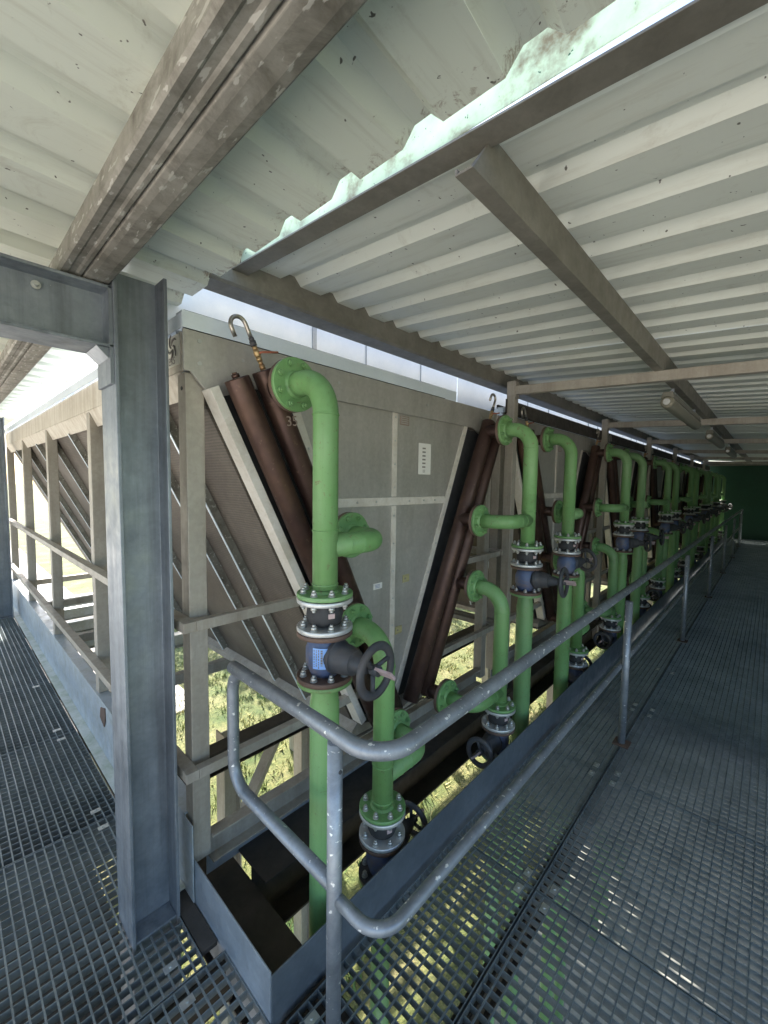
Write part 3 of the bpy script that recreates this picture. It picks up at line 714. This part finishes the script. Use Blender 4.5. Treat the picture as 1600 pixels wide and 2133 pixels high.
    for sx, sw in ((-.30,.03),(.15,.005),(.75,.005)): m = MB(); m.box(sx,sx+sw,.393,.399,2.346,2.74); m.build('seam', M['galv'], fh)
    m = MB(); m.box(-1.2,1.2,.10,L,2.323,2.345); m.build('fan_deck', M['bright'], e)
    for i in range(3):
        if k > 1 and i: continue
        y = 1.2+1.75*i; m = MB(); m.lathe((0,y,2.3455),(0,0,1),[(0,.80),(.0,.80),(.05,.76),(.22,.76),(.22,.76),(.22,.74),(.05,.74),(.0,.78)],40,False); m.build('fan_ring', M['bright'], e)
    # coils
    for s in (-1, 1):
        m = MB(); zt, zb = 2.14, .36; th = .20
        poly = [(s*outer(zt),zt),(s*outer(zb),zb),(s*(outer(zb)-th),zb),(s*(outer(zt)-th),zt)]
        if s > 0: poly = poly[::-1]
        m.prism(poly, (0,.035,0), (0,L,0), (1,0,0), (0,0,1)); co = m.build('coil', M['coil'], e)
        # front edge casing strip
        m = MB(); m.obox((s*(outer(2.11)-.018),-.035,2.11),(s*(outer(.40)-.018),-.035,.40), .040, .075, (0,-1,0)); m.build('edge_strip', M['edge'] if s < 0 else M['panel'], e, .002)
        m = MB(); m.prism([(s*(outer(2.15)-.045),2.15),(s*(outer(.38)-.045),.38),(s*inner(.38),.38),(s*inner(2.15),2.15)][::(1 if s<0 else -1)], (0,.008,0), (0,.030,0), (1,0,0), (0,0,1)); m.build('dark_gap_sheet', M['black'], e)  # black sheet stands in for the dark gap behind the headers
        nrm = Vector((s*1,0,-.49)).normalized()
        ys = [.40]+[.75+.75*i for i in range(7)]
        if s < 0 and k == 0 or k < 2:
            for y in ys:
                m = MB(); a = Vector((s*outer(2.10),y,2.10)); c = Vector((s*outer(.40),y,.40))
                m.obox(a+nrm*.022, c+nrm*.022, .004, .042, nrm); m.obox(a+nrm*.003+Vector((0,.024,0)), c+nrm*.003+Vector((0,.024,0)), .046, .004, nrm)
                rb_ = m.build('coil_rib', M['stained'], e)
                m = MB(); m.obox(a+nrm*.045, c+nrm*.045, .016, .004, nrm); m.build('lit_rib_edge', M['bright'], rb_)  # pale cap paints in the light caught on the rib lip
        m = MB(); m.prism([(s*outer(.37),.375),(s*(outer(.37)-.21),.30),(s*(outer(.37)-.21),.295),(s*(outer(.37)+.04),.305),(s*(outer(.37)+.04),.345)][::(1 if s<0 else -1)], (0,-.02,0), (0,L,0), (1,0,0), (0,0,1)); m.build('bottom_angle', M['frame'], e)
        # headers
        for nm, h0, ztop, zbot in (('B',.90,2.205,.40),('A',1.05,2.15,.395)):
            hx = lambda z: h0-.48*((2.13 if nm == 'B' else 2.14)-z)
            a = Vector((s*hx(ztop),-.11,ztop)); c = Vector((s*hx(zbot),-.11,zbot)); d = (c-a).normalized()
            m = MB(); Lh = (c-a).length; m.lathe(a, d, [(0,.047),(.004,.050),(.004,.050),(Lh-.004,.050),(Lh,.044)], 24 if near else 14); hd = m.build('header_pipe', M['copper'], e)
            fl = ('f1','f2') if nm == 'B' else ('f3','f4')
            for q in fl:
                zz = HW[q][1]; fx = s*HW[q][0]; x0 = s*hx(zz)
                m = MB(); m.tube([(x0,-.095,zz),(fx,-.16,zz),(fx,YF-Y0+.018,zz)], .044, 20 if near else 12); m.torus((x0+ (fx-x0)*.3,-.148,zz),(0,1,0),.046,.004,20,6); m.build('nozzle', M['copper'], hd)
                m = MB(); m.lathe((fx,YF-Y0+.001,zz),(0,1,0),[(0,FR-.002),(.002,FR),(.018,FR),(.018,FR),(.018,.05)],28 if near else 16); fo = m.build('counter_flange', M['brown'], hd)
            if nm == 'A':
                m = MB(); m.cyl(a-d*.001, a-d*.016, .016, n=6); m.cyl(a-d*.016, a-d*.022, .010, n=6); m.build('vent_plug', M['copper'], hd)
            elif near or k < 4:
                # vent valve with hook
                b0 = a-d*.001; v1 = -d
                m = MB(); m.cyl(b0, b0+v1*.02, .012, n=6); m.cyl(b0+v1*.02, b0+v1*.035, .009, n=10); m.cyl(b0+v1*.035, b0+v1*.05, .012, n=6)
                m.lathe(b0+v1*.05, v1, [(0,.010),(.008,.0135),(.022,.0135),(.03,.010)], 12); m.cyl(b0+v1*.080, b0+v1*.095, .0105, n=6); m.build('vent_valve', M['brass'], hd)
                m = MB(); q0 = b0+v1*.066; m.tube([q0, q0+Vector((s*-.01,-.02,.004)), q0+Vector((.04,-.024,.010)), q0+Vector((.085,-.020,.020))], [.005,.005,.005,.005], 8); m.build('lever', M['redpaint'], hd)
                m = MB(); m.cyl(b0+v1*.095, b0+v1*.115, .0135, n=8); m.cyl(b0+v1*.115, b0+v1*.128, .011, n=12); m.build('coupling', M['iron'], hd)
                b1 = b0+v1*.125; m = MB(); e1 = Vector((-s*s*1.0 if False else -1.0,0,0)); rd = .033
                up1 = v1; side1 = Vector((-1,0,0)); side1 = (side1-up1*side1.dot(up1)).normalized(); side1 = side1
                st = b1+up1*.055; ctr = st+side1*rd
                pts = [b1, b1+up1*.03]+[ctr-side1*rd*math.cos(t)+up1*rd*1.05*math.sin(t) for t in [math.pi*i/12 for i in range(13)]]
                pts += [pts[-1]-up1*.035]
                m.tube(pts, .0085, 12); m.build('vent_hook', M['steel'], hd)
                if k == 0 and s < 0:
                    ax = d; pz = a+d*.20
                    mt = Matrix.Translation((s*hx(2.005)+.012,-.11-.0505,1.985)) @ Matrix.Rotation(R(-8),4,'Y') @ Matrix.Rotation(R(90),4,'X')
                    text_mesh('35', .06, 'chalk_number', M['chalk'], hd, mt)
        # frame posts
        for i in range(5):
            y = .04+1.47*i
            m = MB(); xs = s*1.17
            m.box(xs-.037, xs+.037, y-.037, y+.037, .14 if i == 0 else .343, 2.164); m.build('frame_post', M['frame'], e, .004)
            if i == 0 and s < 0:
                m = MB(); m.cyl((xs-.0375,y-.005,2.105),(xs-.039,y-.005,2.105),.008,n=10); m.build('hole_plug', M['black'], e)
        for zz in (1.18, .575):
            if k < 3 or s < 0:
                m = MB(); xs = s*1.17-(.064 if s<0 else -.064); m.box(xs-.025, xs+.025, -.07, L-.1, zz-.020, zz+.020); m.build('side_rail', M['frame'], e, .002)
    for zz in (1.18, .575):
        m = MB(); m.box(-1.208, -(outer(zz) if zz > 1 else .30), -.071, -.031-.003, zz-.021, zz+.021); m.build('front_rail', M['frame'], e, .002)
        m = MB(); m.box((outer(zz) if zz > 1 else .30), 1.208, -.071, -.034, zz-.021, zz+.021); m.build('front_rail', M['frame'], e, .002)
    m = MB(); m.prism([(-.03,.10),(.03,.10),(.03,.225),(-.03,.225),(-.03,.216),(.02,.216),(.02,.109),(-.03,.109)], (-1.13,.02,0), (1.13,.02,0), (0,1,0), (0,0,1)); m.build('base_rail', M['frame'], e, .002)
    m = MB(); m.box(-1.13,1.13,.06,.065,-.0,.20); m.build('base_skirt', M['base'], e)
    for i in range(1,5):
        m = MB(); m.box(-1.13,1.13,.015+1.47*i,.075+1.47*i,.22,.295); m.build('cross_rail', M['frame'], e)
    # bottom keel plate
    m = MB(); m.box(-.33,.33,-.03,.30,.285,.292); m.build('keel_plate', M['frame'], e)
    # notices
    if k < 3:
        m = MB(); m.box(.235,.365,-.0075,-.0055,1.805,2.005); n1 = m.build('notice_sheet', M['paper'], e)
        m = MB()
        for i in range(6): m.box(.275,.308,-.0085,-.0076,1.978-i*.024-.010,1.978-i*.024)
        for i in range(5): m.box(.280,.305,-.0085,-.0076,1.835-i*.004-.0015,1.835-i*.004)
        m.build('printed_lines', M['ink'], n1)
        m = MB(); m.box(.055,.14,-.004,-.002,2.10,2.155); n2 = m.build('rating_plate', M['chalk'], e)
        m = MB()
        for i in range(4): m.box(.062,.132,-.0046,-.0041,2.108+i*.012,2.114+i*.012)
        m.build('printed_lines', M['panel'], n2)
        m = MB(); m.box(-.16,-.085,-.004,-.002,1.12,1.155); n3 = m.build('small_label', M['paper'], e)
        m = MB()
        for i in range(3): m.box(-.145,-.105,-.0047,-.0041,1.128+i*.008,1.131+i*.008)
        m.build('printed_lines', mat('blue_print', (.2,.22,.4), .6), n3)
        for zz, xx in ((1.12,.105), (.80,.04)):
            m = MB(); m.box(xx,xx+.062,-.005,-.002,zz,zz+.048); n4 = m.build('yellow_tag', M['yellowed'], e)
            m = MB(); m.box(xx+.006,xx+.056,-.0056,-.0051,zz+.006,zz+.008); m.box(xx+.006,xx+.056,-.0056,-.0051,zz+.040,zz+.042); m.box(xx+.015,xx+.03,-.0056,-.0051,zz+.018,zz+.03); m.build('tag_border', M['ink'], n4)
    return e
for k in range(NV):
    cooler(k); cx = 1.88+PITCH*k; near = k < 2; NB[0] = k < 4
    for side in (-1, 1):
        riser(cx, side, True, k, HW['f1'], (HW['f2'][0], 1.505), near)
        riser(cx, side, False, k, HW['f3'], HW['f4'], near)
